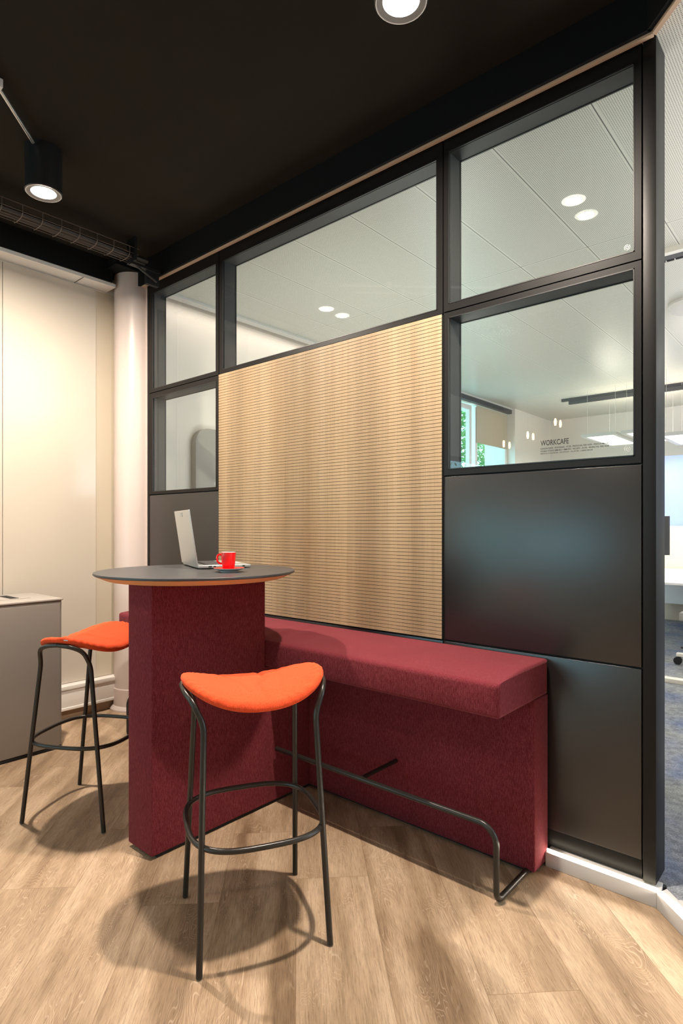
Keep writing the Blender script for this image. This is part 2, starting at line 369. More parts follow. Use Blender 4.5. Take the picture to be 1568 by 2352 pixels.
def fillet(pts, rad, seg=8):
    pts = [Vector(p) for p in pts]; out = [pts[0]]
    for i in range(1, len(pts) - 1):
        p = pts[i]; a = pts[i - 1] - p; b = pts[i + 1] - p; la, lb = a.length, b.length; a.normalize(); b.normalize()
        r = rad[i - 1] if isinstance(rad, (list, tuple)) else rad
        ang = a.angle(b)
        if abs(ang - PI) < .02: out.append(p); continue
        d = min(r / math.tan(ang / 2), la * .49, lb * .49); rr = d * math.tan(ang / 2)
        c = p + (a + b).normalized() * (rr / math.sin(ang / 2))
        s0 = p + a * d - c; s1 = p + b * d - c; tot = s0.angle(s1); ax = s0.cross(s1).normalized()
        for k in range(seg + 1): out.append(c + Matrix.Rotation(tot * k / seg, 3, ax) @ s0)
    out.append(pts[-1]); return out

# ================================================================== STRUCTURE
YP = 2.26            # front face of the partition
ZR = .05             # raised office floor
# diagonal threshold: from (-.513, 2.222) towards +x -y
D0 = Vector((-.513, 2.222)); DL = 3.2
D1 = D0 + Vector((.7071, -.7071)) * DL
struct(MB().prism([(-4.2, -3.6), (3.4, -3.6), (3.4, 2.6), (-4.2, 2.6)], -.06, 0).build('floor', M['floor']), 'whitewashed oak plank floor laid diagonally')
b = MB(); b.prism([(-4.2, 2.30), (-.50, 2.30), (-.487, 2.262), (D1.x + .045, D1.y + .045), (3.4, D1.y + .045), (3.4, 9.6), (-4.2, 9.6)], .0, ZR)
struct(b.build('floor', M['carpet']), 'mottled blue grey office carpet beyond the partition')
# ceilings
B0 = Vector((-.53, 2.215)); B1 = B0 + Vector((.7071, -.7071)) * 3.2
b = MB(); b.prism([(-3.92, -3.6), (B1.x, -3.6), (B1.x, B1.y), (B0.x, B0.y), (-3.92, 2.215)], 3.15, 3.18)
struct(b.build('ceiling', M['blackceil']), 'matt black brown ceiling over the seating area')
b = MB(); b.prism([(-3.79, 2.238), (-.518, 2.238), (B1.x + .02, B1.y + .02), (3.4, B1.y + .02), (3.4, 9.6), (-3.79, 9.6)], 3.0, 3.03)
struct(b.build('ceiling', M['perf']), 'perforated light grey metal tile ceiling of the office')
b = MB(); b.box(-3.79, -3.755, 2.4, 9.5, 2.985, 3.03); b.box(-3.86, -3.79, 2.4, 6.0, 3.0, 3.03)
struct(b.build('trim_1', M['trim']))
struct(MB().box(-4.3, 3.5, -3.7, 9.7, 3.22, 3.40).build('ceiling', M['white']), 'slab above the ceilings')
b = MB(); b.prism([(B1.x, -3.6), (3.4, -3.6), (3.4, B1.y), (B1.x, B1.y)], 3.15, 3.18); struct(b.build('ceiling', M['blackceil']))
# bulkhead round the black ceiling
b = MB(); b.box(-3.92, -.53, 2.205, 2.22, 2.99, 3.15)
b.prism([(B0.x, B0.y + .005), (B0.x - .008, B0.y - .01), (B1.x - .011, B1.y - .011), (B1.x, B1.y)], 2.99, 3.15)
b.box(-3.93, -3.915, -3.6, 2.07, 3.0, 3.15)
b.box(-4.055, -3.94, -3.6, 2.10, 3.10, 3.15); b.box(-4.055, -3.79, 2.03, 2.42, 3.085, 3.15)
struct(b.build('trim_2', M['beam']), 'black bulkhead edge of the ceiling')
b = MB(); b.box(-3.79, -.525, 2.222, 2.240, 2.982, 3.0)
b.prism([(B0.x + .006, B0.y + .004), (B1.x + .003, B1.y + .003), (B1.x + .02, B1.y + .02), (B0.x + .012, B0.y + .023)], 2.982, 3.0)
struct(b.build('trim_3', M['lip']), 'beige edge lip under the black bulkhead')
b = MB(); b.box(-4.06, -3.925, -3.6, 2.10, 2.978, 3.0); b.box(-4.058, -3.927, 1.868, 1.872, 2.9765, 2.979, mi=1)
struct(b.build('trim_4', [M['white'], M['dark']]), 'narrow white soffit beside the left wall')
# outer walls
struct(MB().box(-4.2, -4.06, -.9, 2.42, 0, 3.22).build('wall_left', M['wallw']), 'warm white left wall of the seating area')
b = MB(); b.box(-4.2, -4.06, -3.7, -3.4, 0, 3.22); b.box(-4.2, -4.06, -3.4, -.9, 0, .60); b.box(-4.2, -4.06, -3.4, -.9, 2.25, 3.22)
struct(b.build('wall_left', M['wallw']))
b = MB(); b.box(-4.2, -4.06, 2.42, 5.9, 0, 3.22); b.box(-4.2, -3.84, 5.9, 6.15, 0, 3.22); b.box(-4.2, -3.84, 6.15, 8.10, 0, .9); b.box(-4.2, -3.84, 6.15, 8.1, 2.93, 3.22)
b.box(-4.2, -3.72, 8.10, 9.5, 0, 3.22); b.box(-4.07, -4.03, 4.0, 4.12, 0, 3.0)
struct(b.build('wall_left', M['wallw']), 'white office wall behind the partition')
struct(MB().box(-4.3, 3.5, 9.42, 9.6, 0, 3.22).build('wall_back', M['wallw']), 'far white office wall')
b = MB(); b.box(-4.3, -3.9, -3.75, -3.6, 0, 3.22); b.box(-3.9, -1.4, -3.75, -3.6, 0, .85); b.box(-3.9, -1.4, -3.75, -3.6, 1.95, 3.22); b.box(-1.4, 3.5, -3.75, -3.6, 0, 3.22)
struct(b.build('wall_front', M['wallw']))
b = MB(); b.box(-4.15, -4.10, -3.4, -3.34, .6, 2.25); b.box(-4.15, -4.10, -.96, -.9, .6, 2.25); b.box(-4.15, -4.10, -2.18, -2.12, .6, 2.25); b.box(-4.15, -4.10, -3.34, -.96, .6, .66); b.box(-4.15, -4.10, -3.34, -.96, 2.19, 2.25)
struct(b.build('window_8', M['frame']), 'café side window')
b = MB(); b.box(-3.9, -3.84, -3.70, -3.65, .85, 1.95); b.box(-1.46, -1.4, -3.70, -3.65, .85, 1.95); b.box(-2.68, -2.62, -3.70, -3.65, .85, 1.95); b.box(-3.84, -1.46, -3.70, -3.65, .85, .91); b.box(-3.84, -1.46, -3.70, -3.65, 1.89, 1.95)
struct(b.build('window_9', M['frame']), 'café front window')
struct(MB().box(3.35, 3.5, -3.7, 9.6, 0, 3.22).build('wall_right', M['wallw']))
# left wall detail
b = MB(); b.box(-4.06, -4.045, .55, 1.409, .235, 2.965); b.box(-4.06, -4.045, 1.413, 2.016, .235, 2.965)
o = b.build('trim_5', M['wallglass']); struct(o, 'glossy cream wall lining with thin joints')
struct(MB().box(-4.06, -4.052, 2.016, 2.40, .235, 2.965).build('trim_6', M['band']), 'beige strip beside the column')
b = MB(); b.box(-4.06, -3.975, -.8, 2.42, .205, .232); b.box(-4.06, -3.985, -.8, 2.42, .085, .205); b.box(-4.06, -3.978, -.8, 2.42, .068, .088)
struct(b.build('trim_7', M['white'], bevel=.003), 'cream cable trunking along the left wall')
struct(MB().box(-4.06, -4.02, -.8, 2.42, 0, .055).build('baseboard_left', M['skirt']), 'taupe wood skirting')
# column
b = MB(); b.lathe([(.145, 0), (.145, 3.1)], n=64); b.lathe([(.175, 0.0), (.175, .012), (.160, .03), (.152, .034), (.152, .15), (.1455, .156)], n=64)
o = b.build('column', M['column'], loc=(-3.945, 2.262, 0)); struct(o, 'round pale pinkish column in the corner')

# ------------------------------------------------------------------ partition
b = MB()
b.box(-.5625, -.521, 2.252, 2.375, .062, 2.998)
b.box(-3.785, -3.757, 2.262, 2.37, .062, 2.998)
b.box(-3.7565, -.563, 2.272, 2.285, .060, .128)                     # base rail
struct(b.build('trim_8', M['frame'], bevel=.0012), 'black corner post, end post and base rail of the partition')
struct(MB().box(-3.80, -3.786, 2.26, 2.37, 0, 2.998).build('trim_9', M['column']), 'thin white closing strip between partition and column')
b = MB()  # dark carrier seen in the joints
for x in (-3.757, -2.9645, -1.3715, -.5665):
    b.box(x - .004, x + .004, 2.272, 2.352, .06, 2.99)
for (x0, x1, z) in ((-3.755, -2.96, .80), (-2.96, -1.37, .80), (-1.37, -.566, .80), (-3.755, -2.96, 1.5205), (-1.37, -.566, 1.5205), (-3.755, -2.96, 2.2345), (-2.96, -1.37, 2.2345), (-1.37, -.566, 2.2385)):
    b.box(x0, x1, 2.274, 2.35, z - .004, z + .004)
struct(b.build('trim_10', M['dark']))
struct(MB().box(-3.755, -.563, 2.30, 2.352, .06, 1.516).build('wall_middle', M['panel']), 'back face of the partition')

def window(n, x0, x1, z0, z1, ox0, ox1, oz0, oz1, label, extra=None):
    g = .0016
    x0 += g; x1 -= g; z0 += g; z1 -= g
    b = MB(); y0, y1 = YP, 2.362
    b.box(x0, ox0, y0, y1, z0, z1); b.box(ox1, x1, y0, y1, z0, z1); b.box(ox0, ox1, y0, y1, z0, oz0); b.box(ox0, ox1, y0, y1, oz1, z1)
    fr = b.build('window_%d' % n, M['frame']); struct(fr, label)
    # lining of the reveal, slightly lighter, between the two panes
    b = MB(); t = .0015; ya, yb = 2.272, 2.356
    b.box(ox0, ox0 + t, ya, yb, oz0, oz1); b.box(ox1 - t, ox1, ya, yb, oz0, oz1); b.box(ox0 + t, ox1 - t, ya, yb, oz0, oz0 + t); b.box(ox0 + t, ox1 - t, ya, yb, oz1 - t, oz1)
    tag(b.build('frame_lining', M['reveal'], fr), 'dark grey lining between the two panes')
    b = MB(); e = .004
    for (a0, a1, c0, c1) in ((ox0, ox0 + e, oz0, oz1), (ox1 - e, ox1, oz0, oz1), (ox0, ox1, oz0, oz0 + e), (ox0, ox1, oz1 - e, oz1)):
        b.box(a0, a1, 2.2585, 2.2638, c0, c1); b.box(a0, a1, 2.3568, 2.364, c0, c1)
    b.build('glazing_bead', M['black'], fr)
    for yy in (2.2640, 2.3560):
        MB().box(ox0 + t, ox1 - t, yy, yy + .0004, oz0 + t, oz1 - t).build('glass_pane', M['glass'], fr)
    return fr
window(1, -3.755, -2.966, 2.2355, 3.0, -3.712, -2.992, 2.259, 2.930, 'narrow upper window of the partition, left end')
w2 = window(2, -3.755, -2.966, 1.522, 2.2335, -3.712, -2.992, 1.541, 2.200, 'lower left window of the partition')
window(3, -2.963, -1.373, 2.2355, 3.0, -2.927, -1.403, 2.259, 2.928, 'wide upper window above the slatted panel')
w4 = window(4, -1.370, -.568, 2.2395, 3.0, -1.345, -.592, 2.272, 2.940, 'tall upper right window of the partition')
w5 = window(5, -1.370, -.568, 1.522, 2.2375, -1.345, -.592, 1.549, 2.2135, 'lower right window with lettering')
# round maker marks etched on the glass
def ring_mark(x, z, par):
    b = MB(); n = 28
    for (r0, r1) in ((.0105, .0085), (.0055, .0030)):
        for k in range(n):
            if r0 > .01 and k in (4, 5, 18, 19): continue
            a0, a1 = 2 * PI * k / n, 2 * PI * (k + 1) / n
            b.quad([(x + r0 * math.cos(a0), 2.2636, z + r0 * math.sin(a0)), (x + r0 * math.cos(a1), 2.2636, z + r0 * math.sin(a1)), (x + r1 * math.cos(a1), 2.2636, z + r1 * math.sin(a1)), (x + r1 * math.cos(a0), 2.2636, z + r1 * math.sin(a0))])
    b.build('etched_mark', M['mark'], par)
ring_mark(-.617, 2.296, w4); ring_mark(-.617, 1.576, w5); ring_mark(-3.005, 1.565, w2)
def text(body, x, z, width, height, par, mat, name='lettering', y=2.2634):
    c = bpy.data.curves.new(name, 'FONT'); c.body = body; c.size = 1; c.resolution_u = 4; c.offset = .022
    t = bpy.data.objects.new('tmp', c); COL.objects.link(t); bpy.context.view_layer.update()
    me = bpy.data.meshes.new_from_object(t.evaluated_get(bpy.context.evaluated_depsgraph_get()))
    bpy.data.objects.remove(t)
    xs = [v.co.x for v in me.vertices]; ys = [v.co.y for v in me.vertices]
    x0, x1, y0, y1 = min(xs), max(xs), min(ys), max(ys)
    for v in me.vertices:
        v.co = Vector((x + (v.co.x - x0) / (x1 - x0) * width, y, z + (v.co.y - y0) / (y1 - y0) * height))
    me.materials.append(mat); o = bpy.data.objects.new(name, me); COL.objects.link(o); o.parent = par; return o
text('WORKCAFE', -.934, 1.6145, .110, .0215, w5, M['ink'])
text('CLOISON PLEINE - FECOWAND \u2013 47 DB \u2013 PROFILS RAL 9005 NOIR \u2013 FINITION MELAMINE NOIR RAL 9005', -.934, 1.6005, .309, .0062, w5, M['ink'])
text('DOUBLE VITRAGE 6MM ESG + 8MM ESG \u2013 FECOFIX \u2013 43 DB \u2013 PROFILS RAL 9005 NOIR', -.934, 1.5905, .256, .0062, w5, M['ink'])
text('FINITION ACOUSTIQUE \u2013 FECOPHON \u2013 42 \u00e0 47 DB \u2013 CHENE DECOR', -.934, 1.5805, .198, .0062, w5, M['ink'])

def panel(x0, x1, z0, z1, label, grp=None):
    g = .0018
    o = MB().box(x0 + g, x1 - g, 2.262, 2.284, z0 + g, z1 - g).build('wall_panel', M['panel'], bevel=.001)
    tag(o, label, 'wall panel', grp); return o
panel(-3.755, -2.966, .802, 1.519, 'anthracite partition panel behind the laptop, below the left windows')
panel(-3.755, -2.966, .13, .798, 'low anthracite partition panel at the left end behind the bench')
panel(-2.963, -1.373, .13, .798, 'wide low anthracite partition panel behind the bench, under the slatted oak')
panel(-1.370, -.568, .802, 1.519, 'large square anthracite panel under the lettered window, above the bench end')
panel(-1.370, -.568, .126, .798, 'lower anthracite partition panel right of the burgundy bench')

# slatted acoustic oak panel
def acoustic():
    x0, x1, z0, z1 = -2.9605, -1.3755, .8045, 2.2325
    n = 87; P = (z1 - z0) / n; gw = .0022; yf = 2.2545; yb = 2.262
    root = empty('acoustic_panel', (0, 0, 0), label='big light oak acoustic panel with fine horizontal grooves', cat='acoustic panel')
    b = MB(); b.box(x0, x1, yb, 2.284, z0, z1)
    for i in range(n):
        za = z0 + i * P + (gw / 2 if i else 0); zb = z0 + (i + 1) * P - (gw / 2 if i < n - 1 else 0)
        b.box(x0, x1, yf, yb, za, zb)
    b.build('oak_face', M['veneer'], root)
    g = MB(); s_ = MB()
    xs = x1 - .095
    for i in range(1, n):
        z = z0 + i * P
        g.box(x0, x1, yf + .0025, yb - .0002, z - gw / 2 - .0002, z + gw / 2 + .0002)
        x = xs
        while x - .147 > x0 - .05:
            a = max(x0 + .002, x - .147); dz = .0011 if i % 2 else .0
            s_.box(a, x, yf + .0002, yb - .0004, z - gw / 2 - .0004 - dz * .5, z + gw / 2 + .0004)
            x -= .2525
    g.build('groove_strip', M['groove'], root)
    tag(s_.build('sound_slot', M['slot'], root), 'short black sound slots in columns', kind='stuff')
    MB().box(x0 - .0015, x0, yf, 2.284, z0, z1).build('edge', M['dark'], root); MB().box(x1, x1 + .0015, yf, 2.284, z0, z1).build('edge', M['dark'], root)
acoustic()

# ------------------------------------------------------------------ plinth with LED strip
b = MB(); b.prism([(-.8985, 2.222), (-.513, 2.222), (-.513 + .012, 2.236), (-.51, 2.30), (-.8985, 2.30)], 0, .054)
struct(b.build('trim_11', M['plinth'], bevel=.002), 'white plinth under the partition')
nrm = Vector((.7071, .7071))
def dpt(t, o): return tuple(D0 + Vector((.7071, -.7071)) * t + nrm * o)
b = MB(); b.prism([dpt(.0008, 0), dpt(DL, 0), dpt(DL, .05), dpt(-.02, .05)], 0, .054)
b.prism([dpt(.06, .028), dpt(DL, .028), dpt(DL, .05), dpt(.06, .05)], .05, .066)
struct(b.build('trim_12', M['plinth'], bevel=.002), 'white diagonal plinth at the threshold')
led = empty('led_strip', (-.7, 2.24, .06), label='glowing warm white strip light along the white plinth', cat='strip light')
def lpart(bm): 
    for v in bm.bm.verts: v.co -= Vector((-.7, 2.24, .06))
    return bm
o = lpart(MB().box(-.898, -.513, 2.236, 2.241, .0545, .061)).build('light_line', M['led'], led)
b = MB(); b.prism([dpt(.006, .014), dpt(DL, .014), dpt(DL, .019), dpt(.003, .019)], .0545, .061)
lpart(b).build('light_line', M['led'], led)

for (p, ln, n_) in (((-.705, 2.2325, .060), .36, Vector((0, -1, -.12))), (None, 3.0, None)):
    if p is None:
        q = D0 + Vector((.7071, -.7071)) * 1.52 + nrm * .0105; p = (q.x, q.y, .060); n_ = Vector((-.7071, -.7071, -.12))
    o = area('strip_glow', p, n_, ln, .006, ln * 1.9, (1.0, .87, .70))
# ------------------------------------------------------------------ ceiling spots (café side)
def ceiling_spot(x, y, label):
    r = empty('ceiling_spot', (x, y, 3.15), label=label, cat='spotlight', group='black surface spotlights')
    MB().lathe([(0, 0), (.084, 0), (.084, -.212), (.080, -.2155), (.060, -.212), (.0585, -.206), (.0, -.206)], n=56).build('housing', M['black'], r)
    tag(MB().lathe([(.080, -.2162), (.060, -.2130), (.058, -.2125)], n=56).build('reflector_ring', M['ring'], r), 'grey ring')
    tag(MB().lathe([(0, -.2115), (.0575, -.2115)], n=40).build('lamp_disc', M['lamp'], r), 'white glowing disc')
    l = area('lamp_core', (x, y, 2.9345), (0, 0, -1), .075, .075, 84, WARM); l.data.shape = 'DISK'
ceiling_spot(L1[0], L1[1], 'black cylinder ceiling spotlight at the top edge of the photo')
ceiling_spot(L2[0], L2[1], 'black cylinder ceiling spotlight at the left, where the metal conduit ends')
for (x, y) in ((-1.0, -.7), (-2.9, -.9), (.9, -.6)):
    spot('back_fill_spot', (x, y, 2.905), 26, WARM, 150, .5, .05)  # extra spots without housings, added out of view for ambient light
# conduit
cr = empty('metal_conduit', (-2.965, 1.18, 3.132), label='thin silver metal conduit crossing the black ceiling to the left spotlight', cat='conduit')
b = MB(); b.tube([(.02, -.02, -.01), (.25, -.232, -.01), (1.2, -1.14, -.01)], .0085); b.build('pipe', M['chrome'], cr)
for t in (.29, .9): MB().box(t - .018, t + .018, -t * .95 + .005 - .02, -t * .95 + .005 + .02, -.022, .014, bev=.003).build('pipe_clip', M['trim'], cr)

# ------------------------------------------------------------------ cable tray
def cable_tray():
    r = empty('cable_tray', (-3.52, 0, 3.02), label='black wire basket cable tray under the ceiling along the left beam', cat='cable tray')
    z = lambda a: a - 3.02
    b = MB(); y0, y1 = -.6, 2.02
    for (x, zz) in ((-3.48, 3.08), (-3.485, 3.045), (-3.50, 3.022), (-3.525, 3.018), (-3.555, 3.018), (-3.59, 3.022), (-3.60, 3.08)):
        b.tube([(x + 3.52, y0, z(zz)), (x + 3.52, y1, z(zz))], .0022, n=6)
    y = y0
    while y < y1 + .02:
        b.tube([(-3.48 + 3.52, y, z(3.082)), (-3.48 + 3.52, y, z(3.035)), (-3.497 + 3.52, y, z(3.018)), (-3.555 + 3.52, y, z(3.014)), (-3.60 + 3.52, y, z(3.02)), (-3.60 + 3.52, y, z(3.08))], .0024, n=6)
        y += .1065
    b.build('wire_basket', M['wire'], r)
    for (x, zz, rr) in ((-3.515, 3.040, .014), (-3.545, 3.037, .012), (-3.57, 3.036, .012), (-3.53, 3.058, .013), (-3.558, 3.06, .012)):
        pts = [(x + 3.52 + .004 * math.sin(y * 3 + zz * 90), y, z(zz) + .002 * math.sin(y * 5)) for y in [-.6 + .1 * i for i in range(28)]]
        tag(MB().tube(pts, rr, n=8).build('cable', M['cable'], r), 'dark cable')
    MB().box(-.05, .05, 1.985, 2.0, -.02, .13).box(-.02, .02, 1.98, 2.19, -.035, -.02).box(-.03, .0, 2.1, 2.19, -.12, -.02).tube([(.0, 2.0, -.02), (.02, 2.16, -.1)], .008, n=8).build('bracket', M['black'], r)
cable_tray()

# ================================================================== FURNITURE
# ------------------------------------------------------------------ burgundy bench
def bench():
    r = empty('bar_bench', (-2.15, 1.95, 0), label='long high burgundy fabric bench fixed along the partition', cat='bench')
    ox, oy = -2.15, 1.95
    XL, XR = -3.40, -.90
    b = MB(); b.box(XL - ox, XR - ox, 2.128 - oy, 2.2535 - oy, .012, .6535); b.build('back_board', M['burg'], r, bevel=.006)
    b = MB()
    x0, x1, ya, yb, z0, z1 = XL - ox, XR - ox, 1.835 - oy, 2.2540 - oy, .652, .788
    def section(x, ins):
        P = []
        def arc(cy, cz, r, a0, a1, n=5):
            for k in range(n + 1):
                a = math.radians(a0 + (a1 - a0) * k / n); P.append((cy + r * math.cos(a), cz + r * math.sin(a)))
        r = .014
        arc(ya + r, z0 + r, r, 270, 180); arc(ya + .020, z1 - .036, .020, 180, 95)
        for k in range(1, 12):
            v = k / 12; y = ya + .02 + (yb - ya - .03) * v
            wr = .003 * math.sin(x * 26 + 4 * math.sin(x * 6) + 8 * y) * math.exp(-((x - .2) ** 2) / .25) * (1 - abs(2 * v - 1))
            P.append((y, z1 - .016 + .016 * min(1, v * 2.2) + wr))
        arc(yb - .008, z1 - .008, .008, 90, 0, 3); arc(yb - .006, z0 + .006, .006, 0, -90, 3)
        cy, cz = (ya + yb) / 2, (z0 + z1) / 2
        return [(max(ya + ins, min(yb - ins, y)) if ins else y, max(z0 + ins, min(z1 - ins, z)) if ins else z) for y, z in P]
    stations = [(x0, .012), (x0 + .0035, .0035), (x0 + .012, 0)] + [(x0 + .012 + (x1 - x0 - .024) * i / 90, 0) for i in range(1, 90)] + [(x1 - .012, 0), (x1 - .0035, .0035), (x1, .012)]
    rings = [[b.bm.verts.new((x, y, z)) for y, z in section(x, i)] for x, i in stations]
    for A, B in zip(rings, rings[1:]):
        for k in range(len(A)):
            f = b.bm.faces.new((A[k], A[(k + 1) % len(A)], B[(k + 1) % len(A)], B[k])); f.smooth = True
    for rg in (rings[0], rings[-1]): b.bm.faces.new(rg)
    b.build('seat', M['burg'], r, sharp=False)
    MB().box(XL - ox + .02, XR - ox - .02, 2.145 - oy, 2.2215 - oy, 0, .03).build('base', M['dark'], r)
    for s, name in ((1, 'r'), (-1, 'l')):
        X = lambda x: (x - ox) * 1.0 if s > 0 else -(x - ox)
        yb_, zb_ = 1.882 - oy, .266
        pts = [(X(-2.035), yb_, zb_), (X(-.932), yb_, zb_), (X(-.932), yb_, .0105), (X(-.932), 2.16 - oy, .0105)]
        f = MB().tube(fillet(pts, [.065, .035], 10), .0105, n=18).build('footrest', M['tube'], r)
        MB().tube([(X(-1.53), yb_, zb_ + .002), (X(-1.53), 2.131 - oy, zb_ + .002)], .009).build('footrest_bracket', M['tube'], f)
bench()

# ------------------------------------------------------------------ table
def table():
    cx, cy = -2.158, 1.53
    r = empty('bar_table', (cx, cy, 0), label='high round table with dark top on a burgundy upholstered slab base', cat='table')
    b = MB(); b.lathe([(0, 1.110), (.4185, 1.110), (.42, 1.1085), (.42, 1.102), (.417, 1.0995), (0, 1.0995)], n=128)
    b.build('tabletop', M['laminate'], r)
    b = MB(); b.lathe([(.417, 1.0994), (.375, 1.0805), (.365, 1.0775), (0, 1.0775)], n=128)
    tag(b.build('bevelled_rim', M['beech'], r), 'light wood chamfered edge under the dark top')
    X0, X1, Y0, Y1, Ym = -2.236 - cx, -2.06 - cx, 1.250 - cy, 2.127 - cy, 1.834 - cy
    b = MB()
    pr = [(Y0, .016), (Y1, .016), (Y1, .650), (Ym, .650), (Ym, 1.0772), (Y0, 1.0772)]
    A = [b.bm.verts.new((X0, y, z)) for y, z in pr]; Bv = [b.bm.verts.new((X1, y, z)) for y, z in pr]
    b.bm.faces.new(A); b.bm.faces.new(Bv[::-1])
    for i in range(len(pr)): b.bm.faces.new((A[i], A[(i + 1) % 6], Bv[(i + 1) % 6], Bv[i]))
    b.build('base_slab', M['burg'], r, bevel=.005)
    MB().box(X0 + .015, X1 - .012, Y0 + .03, Y1, 0, .03).build('foot', M['dark'], r)
table()

# ------------------------------------------------------------------ stools
def superell(a, bb, n, t):
    c, s = math.cos(t), math.sin(t)
    return (a * math.copysign(abs(c) ** (2 / n), c), bb * math.copysign(abs(s) ** (2 / n), s))
def make_stool(label):
    r = empty('bar_stool', (0, 0, 0), label=label, cat='bar stool', group='orange bar stools')
    # saddle seat: polar grid
    def top(x, y):
        return .783 + .052 * abs(x / .235) ** 2.2 - .020 * abs(min(0, y) / .175) ** 2.2 - .006 * abs(max(0, y) / .175) ** 2
    b = MB(); NR, NT = 36, 180
    def ring(fr, off, lift):
        vs = []
        for k in range(NT):
            t = 2 * PI * k / NT
            x, y = superell(.232 * fr, .172 * fr, 2.35, t)
            rr = math.hypot(x / .232, y / .172)
            wr = .0022 * math.sin(t * 30 + 3 * math.sin(5 * t)) * max(0, fr - .80) / .20 * (1 if y < 0 else .4)
            cr = -.0055 * math.exp(-((x - .02 - .18 * (y + .05) - .01 * math.sin(30 * y)) / .009) ** 2) - .003 * math.exp(-((x + .055 + .25 * y) / .010) ** 2) * (y > -.1) - .002 * math.exp(-((x - .085 - .2 * y) / .012) ** 2)
            vs.append(b.bm.verts.new((x, y, top(x, y) + lift + off + (wr + cr if off >= 0 else 0))))
        return vs
    rings = []
    c0 = b.bm.verts.new((0, 0, top(0, 0) + .004))
    for i in range(1, NR + 1):
        fr = i / NR * .93
        rings.append(ring(fr, 0, .004 - .0045 * (i / NR) ** 4))
    rings.append(ring(.972, 0, -.005)); rings.append(ring(.994, 0, -.011)); rings.append(ring(1.0, -.0001, -.018)); rings.append(ring(.985, -.0001, -.026)); rings.append(ring(.94, -.0001, -.031))
    for fr in (.8, .6, .4, .1): rings.append(ring(fr, -.0001, -.032))
    for k in range(NT): b.bm.faces.new((c0, rings[0][k], rings[0][(k + 1) % NT])).smooth = True
    for A, B in zip(rings, rings[1:]):
        for k in range(NT): b.bm.faces.new((A[k], B[k], B[(k + 1) % NT], A[(k + 1) % NT])).smooth = True
    f = b.bm.faces.new(rings[-1])
    b.build('seat', M['orange'], r, sharp=False)
    R_ = .0095
    for sx in (-1, 1):
        for sy in (-1, 1):
            pts = [(sx * .199, sy * .199, .004), (sx * .176, sy * .122, .700), (sx * .206, sy * .106, .768), (sx * .2245, sy * .055, .792 - .004), (sx * .2265, sy * .0, .797 - .004)]
            pts = fillet(pts, [.12, .06, .09], 7)
            MB().tube(pts, R_, n=16).build('leg', M['tube'], r)
    n = 72; zr = .352
    pts = [(*superell(.213, .213, 3.1, 2 * PI * k / n), zr) for k in range(n)]
    MB().tube(pts, .0088, n=14, closed=True).build('footring', M['tube'], r)
    b = MB(); b.box(-.236, -.2335, -.055, -.035, .815, .819, mat=Matrix.Identity(4)); b.build('maker_tag', M['chrome'], r)
    return r
st1 = make_stool('orange seated black tube bar stool in front, right of the table base')
st1.location = (-1.502, 1.285, 0); st1.rotation_euler = (0, 0, math.atan2(.877, .48))
st2 = st1.copy(); COL.objects.link(st2); st2['label'] = 'orange seated black tube bar stool behind, left of the table base'
for ch in list(st1.children):
    c = ch.copy(); COL.objects.link(c); c.parent = st2
st2.location = (-2.678, 1.309, 0); st2.rotation_euler = (0, 0, math.atan2(.87, -.49))

# ------------------------------------------------------------------ waste sorting cabinet
def cabinet():
    r = empty('waste_cabinet', (-3.78, .9, 0), label='grey champagne metal recycling cabinet standing against the left wall', cat='waste bin')
    ox, oy = -3.78, .9
    x0, x1, y0, y1 = -3.96 - ox, -3.513 - ox, .15 - oy, 1.548 - oy
    MB().box(x0, x1 - .012, y0, y1, .02, .868).build('body', M['bin'], r, bevel=.002)
    MB().box(x1 - .0118, x1, y0 + .004, y1 - .012, .022, .852).build('front_panel', M['bin'], r, bevel=.002)
    MB().box(x0, x1 - .004, y0, y1 - .003, 0, .018).build('base', M['dark'], r)
    MB().box(x0, x1 + .002, y0, y1 + .004, .8682, .879).build('top_plate', M['bintop'], r, bevel=.0025)
    b = MB(); b.box(-3.90 - ox, -3.66 - ox, 1.08 - oy, 1.43 - oy, .8792, .8815); b.build('lid', M['bintop'], r, bevel=.001)
    MB().box(-3.87 - ox, -3.68 - ox, 1.325 - oy, 1.372 - oy, .8816, .8826).build('slot_opening', M['dark'], r)
cabinet()

